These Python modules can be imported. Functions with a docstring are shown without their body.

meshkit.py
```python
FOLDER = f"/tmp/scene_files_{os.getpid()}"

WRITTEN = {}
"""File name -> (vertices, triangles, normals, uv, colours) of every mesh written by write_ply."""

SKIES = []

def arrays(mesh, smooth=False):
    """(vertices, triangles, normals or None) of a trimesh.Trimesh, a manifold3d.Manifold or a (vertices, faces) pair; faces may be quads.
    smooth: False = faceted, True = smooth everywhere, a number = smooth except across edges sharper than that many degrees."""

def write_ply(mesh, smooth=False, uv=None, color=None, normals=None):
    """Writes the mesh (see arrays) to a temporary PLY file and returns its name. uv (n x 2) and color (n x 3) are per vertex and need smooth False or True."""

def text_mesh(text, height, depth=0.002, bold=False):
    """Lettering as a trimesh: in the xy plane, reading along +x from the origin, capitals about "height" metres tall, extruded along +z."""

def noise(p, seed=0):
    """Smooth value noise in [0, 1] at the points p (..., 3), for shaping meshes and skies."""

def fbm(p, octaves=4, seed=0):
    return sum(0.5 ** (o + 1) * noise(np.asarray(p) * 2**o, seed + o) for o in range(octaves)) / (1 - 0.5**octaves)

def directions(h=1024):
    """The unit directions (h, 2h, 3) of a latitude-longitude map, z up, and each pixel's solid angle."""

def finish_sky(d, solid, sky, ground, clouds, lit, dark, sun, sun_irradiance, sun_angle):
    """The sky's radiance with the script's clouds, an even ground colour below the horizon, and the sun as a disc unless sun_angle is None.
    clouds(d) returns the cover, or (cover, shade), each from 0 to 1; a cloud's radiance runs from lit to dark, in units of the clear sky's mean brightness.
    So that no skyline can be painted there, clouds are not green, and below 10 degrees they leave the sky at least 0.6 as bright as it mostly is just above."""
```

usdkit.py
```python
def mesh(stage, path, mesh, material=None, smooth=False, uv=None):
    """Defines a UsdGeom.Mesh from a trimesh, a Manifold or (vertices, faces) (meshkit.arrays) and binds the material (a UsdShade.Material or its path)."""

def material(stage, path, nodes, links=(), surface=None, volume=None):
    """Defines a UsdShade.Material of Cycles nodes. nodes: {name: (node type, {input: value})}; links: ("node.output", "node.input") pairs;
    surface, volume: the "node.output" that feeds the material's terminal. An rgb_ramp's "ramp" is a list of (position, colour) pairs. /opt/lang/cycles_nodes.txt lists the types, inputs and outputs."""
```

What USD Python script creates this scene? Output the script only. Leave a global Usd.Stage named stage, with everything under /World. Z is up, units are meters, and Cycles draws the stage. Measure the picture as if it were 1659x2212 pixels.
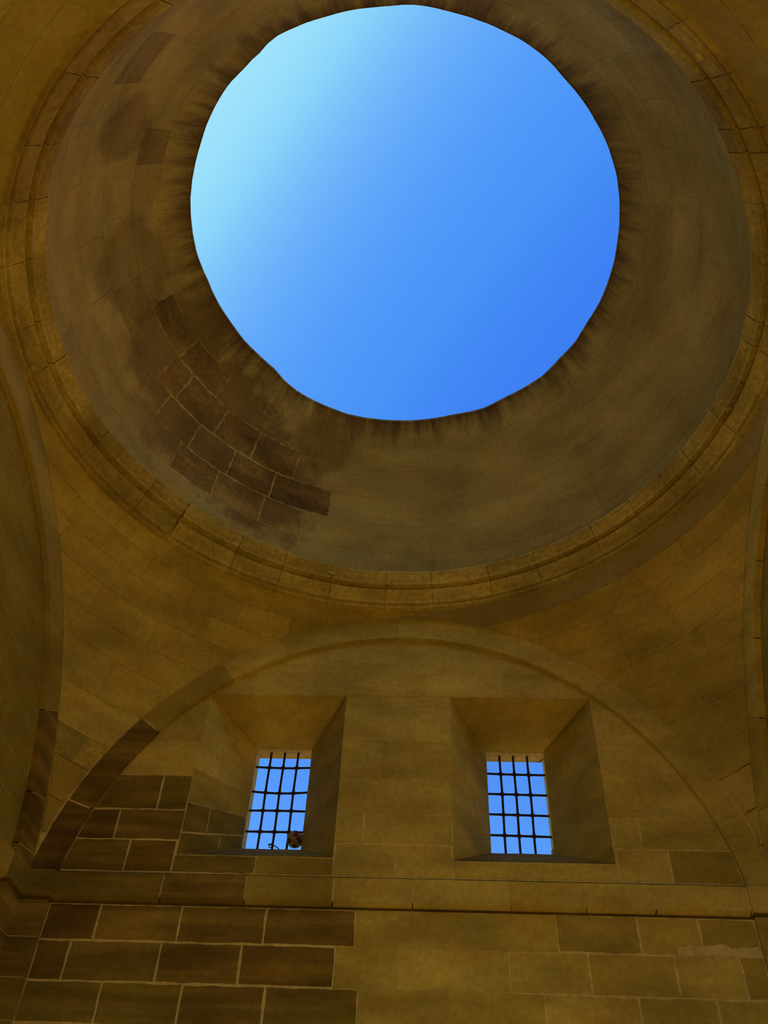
import math
import numpy as np
import trimesh
import manifold3d as m3
import shapely
from shapely.geometry import Polygon, box, LineString
from shapely import affinity
from scipy.interpolate import PchipInterpolator
import usdkit
import meshkit
from pxr import Usd, UsdGeom, UsdLux, UsdShade, Gf, Sdf

stage = Usd.Stage.CreateInMemory()
UsdGeom.SetStageUpAxis(stage, "Z")
UsdGeom.SetStageMetersPerUnit(stage, 1.0)
UsdGeom.Xform.Define(stage, "/World")
UsdGeom.Scope.Define(stage, "/World/Looks")

# ------------------------------------------------------------------ camera
UP = 1.6                                    # eye height; every height below is measured from the eye
F_PX, PITCH, YAW, ROLL = 1853.772, 0.814595, 0.078405, 0.056361
EYE = np.array([0.45195, -5.67956, 0.0])
_f0 = np.array([-math.sin(YAW), math.cos(YAW), 0]); _r0 = np.array([math.cos(YAW), math.sin(YAW), 0]); _z = np.array([0, 0, 1.0])
FWD = math.cos(PITCH) * _f0 + math.sin(PITCH) * _z
_u = -math.sin(PITCH) * _f0 + math.cos(PITCH) * _z
RIGHT = math.cos(ROLL) * _r0 + math.sin(ROLL) * _u
UPV = -math.sin(ROLL) * _r0 + math.cos(ROLL) * _u
cam = UsdGeom.Camera.Define(stage, "/World/camera")
cam.CreateHorizontalApertureAttr(36.0)
cam.CreateVerticalApertureAttr(36.0 * 2212 / 1659)
cam.CreateFocalLengthAttr(36.0 * F_PX / 1659)
cam.CreateClippingRangeAttr(Gf.Vec2f(0.05, 2000))
_m = Gf.Matrix4d(*[float(x) for x in [*RIGHT, 0, *UPV, 0, *(-FWD), 0, EYE[0], EYE[1], EYE[2] + UP, 1]])
cam.AddTransformOp().Set(_m)
cam.CreateExposureAttr(0.0)

# ------------------------------------------------------------------ sky and low evening sun
SUN_AZ, SUN_EL = math.radians(-130), math.radians(8.5)          # azimuth from +y towards +x
SUN = np.array([math.sin(SUN_AZ) * math.cos(SUN_EL), math.cos(SUN_AZ) * math.cos(SUN_EL), math.sin(SUN_EL)])
SUN_POWER = 95000.0


def s2l(c):
    c = np.asarray(c, float) / 255
    return tuple(np.where(c < 0.04045, c / 12.92, ((c + 0.055) / 1.055) ** 2.4))


def ang(a):
    return 0.5 + 0.5 * math.cos(math.radians(a))


_deg = [0, 20, 50, 70, 80, 84, 86, 88, 90, 93, 97, 102, 106, 111, 125, 180]
_sky = np.array([(255, 250, 235), (236, 246, 255), (200, 238, 255), (176, 232, 254), (166, 228, 252), (158, 225, 251), (148, 219, 251), (130, 204, 250), (116, 187, 250), (99, 169, 250), (83, 155, 249), (72, 145, 246),
                 (64, 132, 243), (59, 124, 241), (54, 115, 234), (46, 104, 220)], float)
_q = PchipInterpolator(_deg, _sky)
sky_mat = usdkit.material(stage, "/World/Looks/evening_sky", {
    "tc": ("texture_coordinate", {}),
    "dot": ("vector_math", {"math_type": "dot_product", "vector2": tuple(SUN)}),
    "half": ("math", {"math_type": "multiply_add", "value2": 0.5, "value3": 0.5}),
    "ramp": ("rgb_ramp", {"ramp": [(ang(a), s2l(_q(a))) for a in np.linspace(180, 0, 121)]}),
    "sep": ("separate_xyz", {}), "abs": ("math", {"math_type": "absolute"}), "low": ("math", {"math_type": "subtract", "value1": 1.0}), "pow": ("math", {"math_type": "power", "value2": 3.0}),
    "haze": ("vector_math", {"math_type": "scale", "vector1": (0.34, 0.85, 0.7)}),           # paler towards the horizon
    "add": ("vector_math", {"math_type": "add"}),
    "bg": ("background_shader", {"strength": 1.0})},
    [("tc.generated", "dot.vector1"), ("dot.value", "half.value1"), ("half.value", "ramp.fac"), ("tc.generated", "sep.vector"), ("sep.z", "abs.value1"), ("abs.value", "low.value2"),
     ("low.value", "pow.value1"), ("pow.value", "haze.scale"), ("ramp.color", "add.vector1"), ("haze.vector", "add.vector2"), ("add.vector", "bg.color")], surface="bg.background")
dome_light = UsdLux.DomeLight.Define(stage, "/World/sky")
dome_light.CreateIntensityAttr(1.0)
UsdShade.MaterialBindingAPI.Apply(dome_light.GetPrim()).Bind(sky_mat)
sun = UsdLux.DistantLight.Define(stage, "/World/sun")
sun.CreateIntensityAttr(SUN_POWER)
sun.CreateAngleAttr(0.6)
sun.CreateColorAttr(Gf.Vec3f(1.0, 0.93, 0.42))
_zx = SUN / np.linalg.norm(SUN); _xx = np.cross([0, 0, 1.0], _zx); _xx /= np.linalg.norm(_xx); _yx = np.cross(_zx, _xx)
sun.AddTransformOp().Set(Gf.Matrix4d(*[float(v) for v in [*_xx, 0, *_yx, 0, *_zx, 0, 0, 0, 60, 1]]))

# ------------------------------------------------------------------ materials
def stone(name, base, mottle=0.30, grain=0.16, bump=0.25, streak=None, blotch=None, rough=0.92, bands=0.0):
    """Sandstone: wide mottling, bedding streaks, fine grain, all from the world position. blotch: (centre, radius, colour) of a patch of lichen or soot."""
    n = {"geo": ("geometry", {}),
         "map": ("mapping", {"scale": (0.9, 0.9, 2.4)}),
         "n1": ("noise_texture", {"scale": 0.9, "detail": 4.0, "roughness": 0.55}),
         "r1": ("map_range", {"from_min": 0.3, "from_max": 0.7, "to_min": 1 - mottle, "to_max": 1 + mottle * 0.55, "clamp": True}),
         "n2": ("noise_texture", {"scale": 16.0, "detail": 6.0, "roughness": 0.65}),
         "r2": ("map_range", {"from_min": 0.3, "from_max": 0.7, "to_min": 1 - grain, "to_max": 1 + grain * 0.7, "clamp": True}),
         "n3": ("noise_texture", {"scale": 1.7, "detail": 3.0}),
         "hue": ("mix_color", {"a": tuple(base), "b": tuple(np.array(base) * (1.0, 0.93, 0.86)), "blend_type": "mix"}),
         "r3": ("map_range", {"from_min": 0.42, "from_max": 0.62, "to_min": 0.0, "to_max": 1.0, "clamp": True}),
         "mul": ("math", {"math_type": "multiply"}),
         "col": ("vector_math", {"math_type": "scale"}),
         "bump": ("bump", {"strength": bump, "distance": 0.02}),
         "p": ("principled_bsdf", {"roughness": rough, "specular_ior_level": 0.12, "diffuse_roughness": 0.4})}
    l = [("geo.position", "map.vector"), ("map.vector", "n1.vector"), ("geo.position", "n2.vector"), ("map.vector", "n3.vector"), ("n1.fac", "r1.value"), ("n2.fac", "r2.value"),
         ("n3.fac", "r3.value"), ("r3.result", "hue.fac"), ("r1.result", "mul.value1"), ("r2.result", "mul.value2"), ("n2.fac", "bump.height"), ("bump.normal", "p.normal"),
         ("mul.value", "col.scale")]
    last = "hue.result"
    if bands:                                 # darker beds running along the stone
        n |= {"bmap": ("mapping", {"scale": (0.45, 0.45, 7.0)}), "bnz": ("noise_texture", {"scale": 1.0, "detail": 3.0, "roughness": 0.5}),
              "brg": ("map_range", {"from_min": 0.45, "from_max": 0.58, "to_min": 1.0 - bands, "to_max": 1.0, "clamp": True}), "bsc": ("vector_math", {"math_type": "scale"})}
        l += [("geo.position", "bmap.vector"), ("bmap.vector", "bnz.vector"), ("bnz.fac", "brg.value"), (last, "bsc.vector1"), ("brg.result", "bsc.scale")]
        last = "bsc.vector"
    if streak:                                # run-off stains below the rim of the oculus, in streaks down the curve
        colour, z0, z1, amount = streak
        n |= {"sep": ("separate_xyz", {}), "at": ("math", {"math_type": "arctan2"}), "am": ("math", {"math_type": "multiply", "value2": 16.0}),
              "zm": ("math", {"math_type": "multiply", "value2": 0.9}), "cv": ("combine_xyz", {}), "sn": ("noise_texture", {"scale": 1.0, "detail": 7.0, "roughness": 0.7}),
              "zr": ("map_range", {"from_min": z0 + UP, "from_max": z1 + UP, "to_min": -0.42, "to_max": 0.34, "clamp": True}),
              "sa": ("math", {"math_type": "add"}), "sr": ("map_range", {"from_min": 0.46, "from_max": 0.74, "to_min": 0.0, "to_max": amount, "clamp": True}),
              "sm": ("mix_color", {"b": tuple(colour)})}
        l += [("geo.position", "sep.vector"), ("sep.y", "at.value1"), ("sep.x", "at.value2"), ("at.value", "am.value1"), ("sep.z", "zm.value1"), ("am.value", "cv.x"), ("zm.value", "cv.y"),
              ("cv.vector", "sn.vector"), ("sep.z", "zr.value"), ("sn.fac", "sa.value1"), ("zr.result", "sa.value2"), ("sa.value", "sr.value"), ("sr.result", "sm.fac"), (last, "sm.a")]
        last = "sm.result"
    for k, (centre, radius, colour, amount) in enumerate(blotch or []):
        n |= {f"bd{k}": ("vector_math", {"math_type": "distance", "vector2": (centre[0], centre[1], centre[2] + UP)}),
              f"bn{k}": ("noise_texture", {"scale": 2.2, "detail": 7.0, "roughness": 0.68}),
              f"bs{k}": ("math", {"math_type": "multiply_add", "value2": 1.5 * radius, "value3": -0.75 * radius}),
              f"ba{k}": ("math", {"math_type": "add"}),
              f"br{k}": ("map_range", {"from_min": radius * 0.8, "from_max": radius * 1.1, "to_min": amount, "to_max": 0.0, "clamp": True}),
              f"bm{k}": ("mix_color", {"b": tuple(colour)})}
        l += [("geo.position", f"bd{k}.vector1"), ("geo.position", f"bn{k}.vector"), (f"bn{k}.fac", f"bs{k}.value1"), (f"bs{k}.value", f"ba{k}.value1"), (f"bd{k}.value", f"ba{k}.value2"),
              (f"ba{k}.value", f"br{k}.value"), (f"br{k}.result", f"bm{k}.fac"), (last, f"bm{k}.a")]
        last = f"bm{k}.result"
    l += [(last, "col.vector1"), ("col.vector", "p.base_color")]
    return usdkit.material(stage, f"/World/Looks/{name}", n, l, surface="p.BSDF")


BASE = np.array([0.50, 0.372, 0.090])
def tint(k, r=1.0, g=1.0, b=1.0):
    return tuple(BASE * k * np.array([r, g, b]))

M = {
    "plain": [stone("sandstone_plain", tint(1.0)), stone("sandstone_pale", tint(1.06)), stone("sandstone_tan", tint(0.95, 1.0, 0.99, 0.95)), stone("sandstone_olive", tint(0.93, 1.0, 0.99, 0.95))],
    "band": [stone("repair_plaster", tint(0.74, 0.96, 1.02, 2.0), 0.2)],
    "rear": [stone("sandstone_rear", tint(0.78, 1.0, 1.0, 1.2))],
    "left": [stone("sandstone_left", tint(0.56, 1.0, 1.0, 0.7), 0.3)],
    "lower": [stone("sandstone_lower_pale", tint(1.03), 0.34), stone("sandstone_lower_olive", tint(0.94, 1.0, 0.99, 0.9), 0.34)],
    "olive": [stone("sandstone_dull_olive", tint(0.74, 1.0, 0.95, 0.8), 0.35)],
    "dirt": [stone("joint_shade_dirt", tint(0.26, 1.0, 0.8, 0.6), 0.5)],  # dark tone painting the shadow line, with some dirt, under the string course
    "drab": [stone("sandstone_drab", tint(0.52, 1.0, 0.92, 0.7), 0.4, bands=0.2)],  # drab tone deepened to paint in the weaker light at the lower left
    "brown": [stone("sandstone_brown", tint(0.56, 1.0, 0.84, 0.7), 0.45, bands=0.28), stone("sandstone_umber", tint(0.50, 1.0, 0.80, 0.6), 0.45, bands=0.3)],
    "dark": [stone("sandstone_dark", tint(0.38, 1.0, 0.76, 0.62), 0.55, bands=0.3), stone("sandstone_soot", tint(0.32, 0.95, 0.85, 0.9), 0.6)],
    "mortar_pale": [stone("lime_mortar_pale", (0.60, 0.46, 0.19), 0.2, 0.3)],
    "mortar": [stone("lime_mortar", tint(0.98), 0.25, 0.25)],
    "reveal": [stone("reveal_stone", (0.56, 0.41, 0.18), 0.25, 0.3)],
    "lichen": [stone("sandstone_lichen", tint(0.95), 0.4, 0.3, blotch=[((-4.42, 4.12, 6.1), 0.42, tint(0.50, 0.92, 1.0, 1.1), 0.6)])],
    "exterior": [stone("exterior_ground", (0.55, 0.40, 0.22), 0.2)],
}
STAIN = (0.19, 0.115, 0.042)
_az = lambda a, t: (4.22 * math.cos(math.radians(t)) * math.cos(math.radians(a)), 4.22 * math.cos(math.radians(t)) * math.sin(math.radians(a)), 9.118 + 3.645 * math.sin(math.radians(t)))
BLOTCH = [(_az(140, 25), 1.15, STAIN, 0.85), (_az(160, 31), 0.85, STAIN, 0.75), (_az(124, 17), 0.95, STAIN, 0.85), (_az(-178, 30), 0.7, (0.24, 0.17, 0.06), 0.7), (_az(150, 16), 0.6, STAIN, 0.6), (_az(112, 34), 0.55, STAIN, 0.6), (_az(-147, 24), 0.45, STAIN, 0.6)]
GREY = np.array([0.40, 0.302, 0.110])
_st = ((0.10, 0.055, 0.03), 10.9, 11.75, 0.85)
M["dome"] = [stone(f"dome_stone_{n}", tuple(GREY * k), 0.30, 0.14, 0.2, streak=_st, blotch=BLOTCH) for n, k in (("pale", 1.0), ("mid", 0.94), ("warm", 0.98))]
M["dome_dark"] = [stone("dome_stone_dark", tuple(GREY * (0.70, 0.66, 0.62)), 0.35, 0.2, 0.2, streak=_st, blotch=BLOTCH)]
M["dome_brown"] = [stone("dome_stone_brown", tuple(GREY * (0.58, 0.47, 0.44)), 0.6, 0.32, 0.3, streak=_st), stone("dome_stone_umber", tuple(GREY * (0.70, 0.60, 0.54)), 0.6, 0.32, 0.3, streak=_st)]
M["dome_mortar"] = [stone("dome_mortar", tuple(GREY * (1.0, 0.98, 0.95)), 0.25, 0.2, 0.2, streak=_st)]
CB = [(_az(156, -4), 0.9, tint(0.6, 1, .85, .7), .5), (_az(-140, -4), 1.3, tint(0.55, 1, .8, .7), .6), (_az(-25, -4), 1.6, tint(0.6, 1, .88, .8), .5), (_az(40, -4), 1.3, tint(.62, 1, .85, .7), .5)]
M["cornice"] = [stone(f"cornice_stone_{n}", tint(k, 1, .99, .92), 0.42, 0.3, 0.35, blotch=CB) for n, k in (("pale", 1.05), ("mid", 0.95), ("dull", 0.84))]


def plain_mat(name, colour, rough=0.6, metal=0.0, spec=0.4):
    return usdkit.material(stage, f"/World/Looks/{name}", {
        "geo": ("geometry", {}), "n": ("noise_texture", {"scale": 40.0, "detail": 4.0}), "r": ("map_range", {"from_min": 0.3, "from_max": 0.7, "to_min": 0.8, "to_max": 1.1}),
        "c": ("vector_math", {"math_type": "scale", "vector1": tuple(colour)}), "p": ("principled_bsdf", {"roughness": rough, "metallic": metal, "specular_ior_level": spec})},
        [("geo.position", "n.vector"), ("n.fac", "r.value"), ("r.result", "c.scale"), ("c.vector", "p.base_color")], surface="p.BSDF")


IRON = plain_mat("rusty_iron", (0.035, 0.016, 0.010), 0.8)
BALL_PALE, BALL_DARK, BALL_SEAM = plain_mat("ball_pale_leather", (0.33, 0.225, 0.11), 0.7, spec=0.2), plain_mat("ball_maroon_leather", (0.10, 0.028, 0.018), 0.7, spec=0.2), plain_mat("ball_seam", (0.09, 0.05, 0.03), 0.8)

# ------------------------------------------------------------------ scene tree helpers
taken = {}


def numbered(path):
    k = taken.get(path, -1) + 1
    taken[path] = k
    return path if k == 0 else f"{path}_{k:03d}"


def tag(prim, label=None, cat=None, kind=None, group=None):
    prim = prim.GetPrim()
    for k, v in (("label", label), ("category", cat), ("kind", kind), ("group", group)):
        if v:
            prim.SetCustomDataByKey(k, v)
    return prim


def thing(name, label, cat, kind=None, group=None):
    x = UsdGeom.Xform.Define(stage, numbered("/World/" + name))
    tag(x, label, cat, kind, group)
    return str(x.GetPath())


def obj(name, mesh, mat, parent="/World", smooth=False):
    if mesh is None:
        print("none", parent, name); return None
    if hasattr(mesh, "to_mesh"):
        q = mesh.to_mesh(); mesh = trimesh.Trimesh(np.array(q.vert_properties[:, :3]), np.array(q.tri_verts), process=False)
    elif isinstance(mesh, tuple):
        mesh = trimesh.Trimesh(np.asarray(mesh[0], float), np.asarray(mesh[1], int), process=False)
    else:
        mesh = mesh.copy()
    mesh.vertices = np.asarray(mesh.vertices) + [0, 0, UP]
    return usdkit.mesh(stage, numbered(parent + "/" + name), mesh, mat, smooth=smooth).GetPrim()


# ------------------------------------------------------------------ tiles: a polygon in (u, v) laid on a surface as one stone
def ring_points(poly, step):
    c = np.array(poly.exterior.coords)[:-1]
    if Polygon(c).exterior.is_ccw is False:
        c = c[::-1]
    out = []
    for a, b in zip(c, np.roll(c, -1, 0)):
        n = max(1, int(math.ceil(np.linalg.norm(b - a) / step)))
        out += [a + (b - a) * k / n for k in range(n)]
    return np.array(out)


def outward(p):
    e = np.roll(p, -1, 0) - p
    n = np.stack([e[:, 1], -e[:, 0]], 1) / np.maximum(np.linalg.norm(e, axis=1, keepdims=True), 1e-9)
    m = n + np.roll(n, 1, 0)
    return m / np.maximum(np.linalg.norm(m, axis=1, keepdims=True), 0.35)


def triangulate(poly, cell):
    """(points, triangles) of a polygon, cut along a grid when cell is given so that it can bend."""
    pieces = [poly]
    if cell:
        x0, y0, x1, y1 = poly.bounds
        xs, ys = np.arange(math.floor(x0 / cell), math.ceil(x1 / cell) + 1) * cell, np.arange(math.floor(y0 / cell), math.ceil(y1 / cell) + 1) * cell
        pieces = []
        for i in range(len(xs) - 1):
            for j in range(len(ys) - 1):
                g = poly.intersection(box(xs[i], ys[j], xs[i + 1], ys[j + 1]))
                pieces += [q for q in getattr(g, "geoms", [g]) if q.geom_type == "Polygon" and q.area > 1e-7]
    V, F, n = [], [], 0
    for q in pieces:
        v, f = trimesh.creation.triangulate_polygon(shapely.set_precision(q, 1e-6) if False else q, engine="earcut")
        v, f = np.asarray(v)[:, :2], np.asarray(f)
        a = v[f]; s = (a[:, 1, 0] - a[:, 0, 0]) * (a[:, 2, 1] - a[:, 0, 1]) - (a[:, 1, 1] - a[:, 0, 1]) * (a[:, 2, 0] - a[:, 0, 0])
        f = np.where((s < 0)[:, None], f[:, ::-1], f)
        V.append(v); F.append(f + n); n += len(v)
    return np.vstack(V), np.vstack(F)


def tile(poly, surf, gap=0.006, proud=0.0, depth=0.04, chamfer=0.004, jitter=0.0, cell=None, seed=0, step=0.16, closed=True):
    """One stone. surf(u, v) gives points and unit normals towards the room; u to the right and v up as seen from the room."""
    rng = np.random.default_rng(seed)
    q = poly.buffer(-gap, join_style="mitre") if gap else poly
    if q.geom_type != "Polygon":
        q = max(getattr(q, "geoms", [q]), key=lambda g: g.area, default=None)
    if q is None or q.is_empty or q.area < 1e-4:
        return None
    L = ring_points(q, min(step, cell) if cell else step)
    nrm = outward(L)
    if jitter:
        L = L + nrm * (rng.random((len(L), 1)) - 0.55) * jitter * 2
    front = L - nrm * chamfer
    P = Polygon(front)
    if not P.is_valid:
        L, = [ring_points(q, step)]
        nrm = outward(L); front = L - nrm * chamfer; P = Polygon(front).buffer(0)
        if P.geom_type != "Polygon" or P.is_empty:
            return None
    v2, F = triangulate(P, cell)
    p, n = surf(v2[:, 0], v2[:, 1])
    V = [p + n * proud]; FF = [F]; k = len(v2)
    if closed:
        loops = []
        for pts, h in ((front, proud), (L, proud - chamfer), (L, -depth)):
            p, n = surf(pts[:, 0], pts[:, 1]); loops.append(p + n * h)
        m = len(L); i = np.arange(m); j = (i + 1) % m
        V += loops
        for a in (0, 1):
            A, B = k + a * m, k + (a + 1) * m
            FF += [np.stack([A + i, B + i, B + j], 1), np.stack([A + i, B + j, A + j], 1)]
    return trimesh.Trimesh(np.vstack(V), np.vstack(FF), process=False)


def plane(o, ud, vd):
    o, ud, vd = (np.asarray(x, float) for x in (o, ud, vd))
    nn = np.cross(ud, vd); nn /= np.linalg.norm(nn)
    return lambda u, v: (o + np.outer(u, ud) + np.outer(v, vd), np.tile(nn, (len(u), 1)))


def curved(fn, e=1e-3):
    """Surface with normals by differences; fn(u, v) -> points."""
    def s(u, v):
        p = fn(u, v); n = np.cross(fn(u + e, v) - fn(u - e, v), fn(u, v + e) - fn(u, v - e))
        return p, n / np.maximum(np.linalg.norm(n, axis=1, keepdims=True), 1e-12)
    return s


def pick(kind, rng):
    return M[kind][int(rng.integers(len(M[kind])))]


def rows(zs, joints, seed=0):
    """[(polygon, row, index)] of a coursed wall: zs the bed joints, joints[k] the upright joints of row k."""
    out = []
    for k in range(len(zs) - 1):
        js = joints[k]
        for i in range(len(js) - 1):
            out.append((box(js[i], zs[k], js[i + 1], zs[k + 1]), k, i))
    return out


def fill(x0, x1, length, rng, off=0.5):
    xs, x = [x0], x0 + length * (0.35 + 0.65 * off)
    while x < x1 - length * 0.35:
        xs.append(x); x += length * (0.8 + 0.4 * rng.random())
    return xs + [x1]


# ------------------------------------------------------------------ measures of the chamber
XA, YF, YB = 4.5, 4.655, -4.865
RA, FX, ZA = 4.2203, 0.0203, 3.9765                 # arch over the front wall
RS, LY, LZ = 4.285, -0.1052, 3.9222                 # arches over the side walls
RO = 4.59                                           # outer edge of the front and rear arch rings
Z_STR0, Z_STR1 = 4.199, 4.5256
PIER_L, PIER_R, PIER_S = -4.145, 4.192, 4.16
FLOOR = -UP
DA, DB, DZ = 4.22, 3.645, 9.118                     # dome: half axes and springing
RIM_Z = 11.607


def ro_side(th):
    return 4.66 + 0.175 * np.abs(np.cos(th)) ** 8


# ---- floor and ground
f = obj("floor", trimesh.creation.box(bounds=[[-8, -12.2, FLOOR - 0.3], [8, 6.1, FLOOR]]), M["exterior"][0])
tag(f, "dusty stone floor of the chamber", "floor", "structure")
g = m3.Manifold.cube([240, 240, 0.3], True).translate([0, 0, FLOOR - 0.2]) - m3.Manifold.cube([16, 18.3, 2], True).translate([0, -3.05, FLOOR])
g = obj("ground", g, M["exterior"][0])
tag(g, "sandy ground outside around the building", "ground", "structure")

# ---- front wall
rng = np.random.default_rng(5)
Y_LOW, Y_LUN, Y_STR = YF + 0.07, YF + 0.08, YF + 0.02
WINDOWS = [dict(xo=(-2.739, -0.759), xi=(-2.165, -1.34), zo=(4.80, 7.19), zi=(5.39, 6.955)), dict(xo=(0.737, 2.711), xi=(1.287, 2.135), zo=(4.79, 7.18), zi=(5.40, 6.955))]
Y_IN, Y_OUT = YF + 1.15, YF + 1.37
core = m3.Manifold.cube([12, 1.33, 10.4 - FLOOR]).translate([-6, Y_LUN + 0.035, FLOOR])
for w in WINDOWS:
    pts = [[x, Y_LUN - 0.05, z] for x in (w["xo"][0] - .03, w["xo"][1] + .03) for z in (w["zo"][0] - .03, w["zo"][1] + .03)]
    pts += [[x, Y_IN + 0.02, z] for x in (w["xi"][0] - .02, w["xi"][1] + .02) for z in (w["zi"][0] - .02, w["zi"][1] + .02)]
    core = core - m3.Manifold.hull_points(np.array(pts)) - m3.Manifold.cube([w["xi"][1] - w["xi"][0] + 0.03, 1.0, w["zi"][1] - w["zi"][0] + 0.03]).translate([w["xi"][0] - .015, Y_IN - 0.2, w["zi"][0] - .015])
front = thing("wall_front", "coursed sandstone front wall under the arch with two barred windows", "wall", "structure")
obj("wall_core", core, M["mortar"][0], front)
low = plane([0, Y_LOW, 0], [1, 0, 0], [0, 0, 1])
bed = tile(box(PIER_L - .3, FLOOR, PIER_R + .3, Z_STR0 - 0.036), low, 0, -0.004, 0.02, 0, step=9)
obj("mortar_bed", bed, M["mortar_pale"][0], front)
ZR = [FLOOR, -1.13, -0.66, -0.18, 0.26, 0.70, 1.15, 1.58, 2.01, 2.44, 2.87, 3.305, 3.747, Z_STR0 - 0.034]
JA = [PIER_L, -3.509, -2.515, -1.497, -0.427, 0.962, 1.908, 2.851, 3.544, PIER_R]
JB = [PIER_L, -3.753, -2.673, -1.728, -0.64, 0.082, 1.336, 2.236, 3.196, 3.918, PIER_R]
JC = [PIER_L, -3.256, -2.337, -1.394, -0.35, 0.68, 1.699, 2.73, 3.565, PIER_R]
joints = [fill(PIER_L, PIER_R, 1.0, rng, (k % 2) * 0.9) for k in range(10)] + [JC, JB, JA]
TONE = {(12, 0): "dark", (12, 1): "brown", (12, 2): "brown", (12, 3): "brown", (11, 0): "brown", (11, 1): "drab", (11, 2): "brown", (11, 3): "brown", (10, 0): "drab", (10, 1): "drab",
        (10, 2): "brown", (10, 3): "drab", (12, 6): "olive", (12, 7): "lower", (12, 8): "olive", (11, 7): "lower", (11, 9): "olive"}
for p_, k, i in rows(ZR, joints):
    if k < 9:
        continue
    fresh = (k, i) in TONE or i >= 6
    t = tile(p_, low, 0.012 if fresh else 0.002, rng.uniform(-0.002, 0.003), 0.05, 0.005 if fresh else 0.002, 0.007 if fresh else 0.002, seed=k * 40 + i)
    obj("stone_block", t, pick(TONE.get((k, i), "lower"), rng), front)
for p_, k, i in rows(ZR, joints):
    if k < 9:
        obj("stone_block", tile(p_, low, 0.006, 0, 0.05, 0.004, 0, seed=k, step=2), pick("lower", rng), front)
obj("shade_dirt_joint", trimesh.creation.box(bounds=[[PIER_L, Y_LOW + 0.012, Z_STR0 - 0.036], [PIER_R, Y_LOW + 0.05, Z_STR0 + 0.02]]), M["dirt"][0], front)  # dark strip standing in for the shadow below the string course, plus dirt
# broken mortar smear at the right-hand end of the upper course
sm = Polygon([(3.22, 3.735), (3.55, 3.745), (4.17, 3.74), (4.17, 3.86), (4.02, 3.845), (3.86, 3.85), (3.72, 3.885), (3.62, 3.85), (3.4, 3.86), (3.24, 3.83)])
obj("mortar_smear", tile(sm, low, 0, 0.007, 0.02, 0.004, 0.012, seed=3, step=0.08), M["mortar_pale"][0], front)

# lunette, upper part of the wall
lun = plane([0, Y_LUN, 0], [1, 0, 0], [0, 0, 1])
th = np.linspace(0, np.pi, 97)
arch_in = Polygon(np.vstack([np.stack([FX + (RA + 0.02) * np.cos(th), ZA + (RA + 0.02) * np.sin(th)], 1)]))
lun_region = arch_in.intersection(box(-5, Z_STR1 + 0.035, 5, 9))
holes = [box(w["xo"][0], w["zo"][0], w["xo"][1], w["zo"][1]) for w in WINDOWS]
# the splays cut through: sills have a front stone between the string course and the opening
ZL = [Z_STR1 + 0.035, 4.985, 5.395, 5.895, 6.44, 7.02, 7.19, 7.586, 8.3]
JL = [[-4.4, -3.366, -2.76, -1.72, -0.745, 0.019, 0.72, 2.735, 3.37, 4.4],
      [-4.4, -3.6, -2.736, -0.76, -0.401, 0.74, 2.71, 3.078, 4.4],
      [-4.4, -3.133, -2.735, -0.76, 0.1, 0.74, 2.71, 3.404, 4.4],
      [-4.3, -3.32, -2.74, -0.76, -0.2, 0.74, 2.71, 3.5, 4.3],
      [-4, -3.2, -2.74, -0.76, 0.25, 0.74, 2.71, 3.6, 4],
      [-4, -2.74, -0.76, -0.1, 0.74, 2.71, 4],
      [-4, -2.1, -1.25, -0.3, 0.4, 1.5, 2.3, 4],
      [-3, -1.286, -0.25, 0.741, 1.7, 3]]
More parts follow.
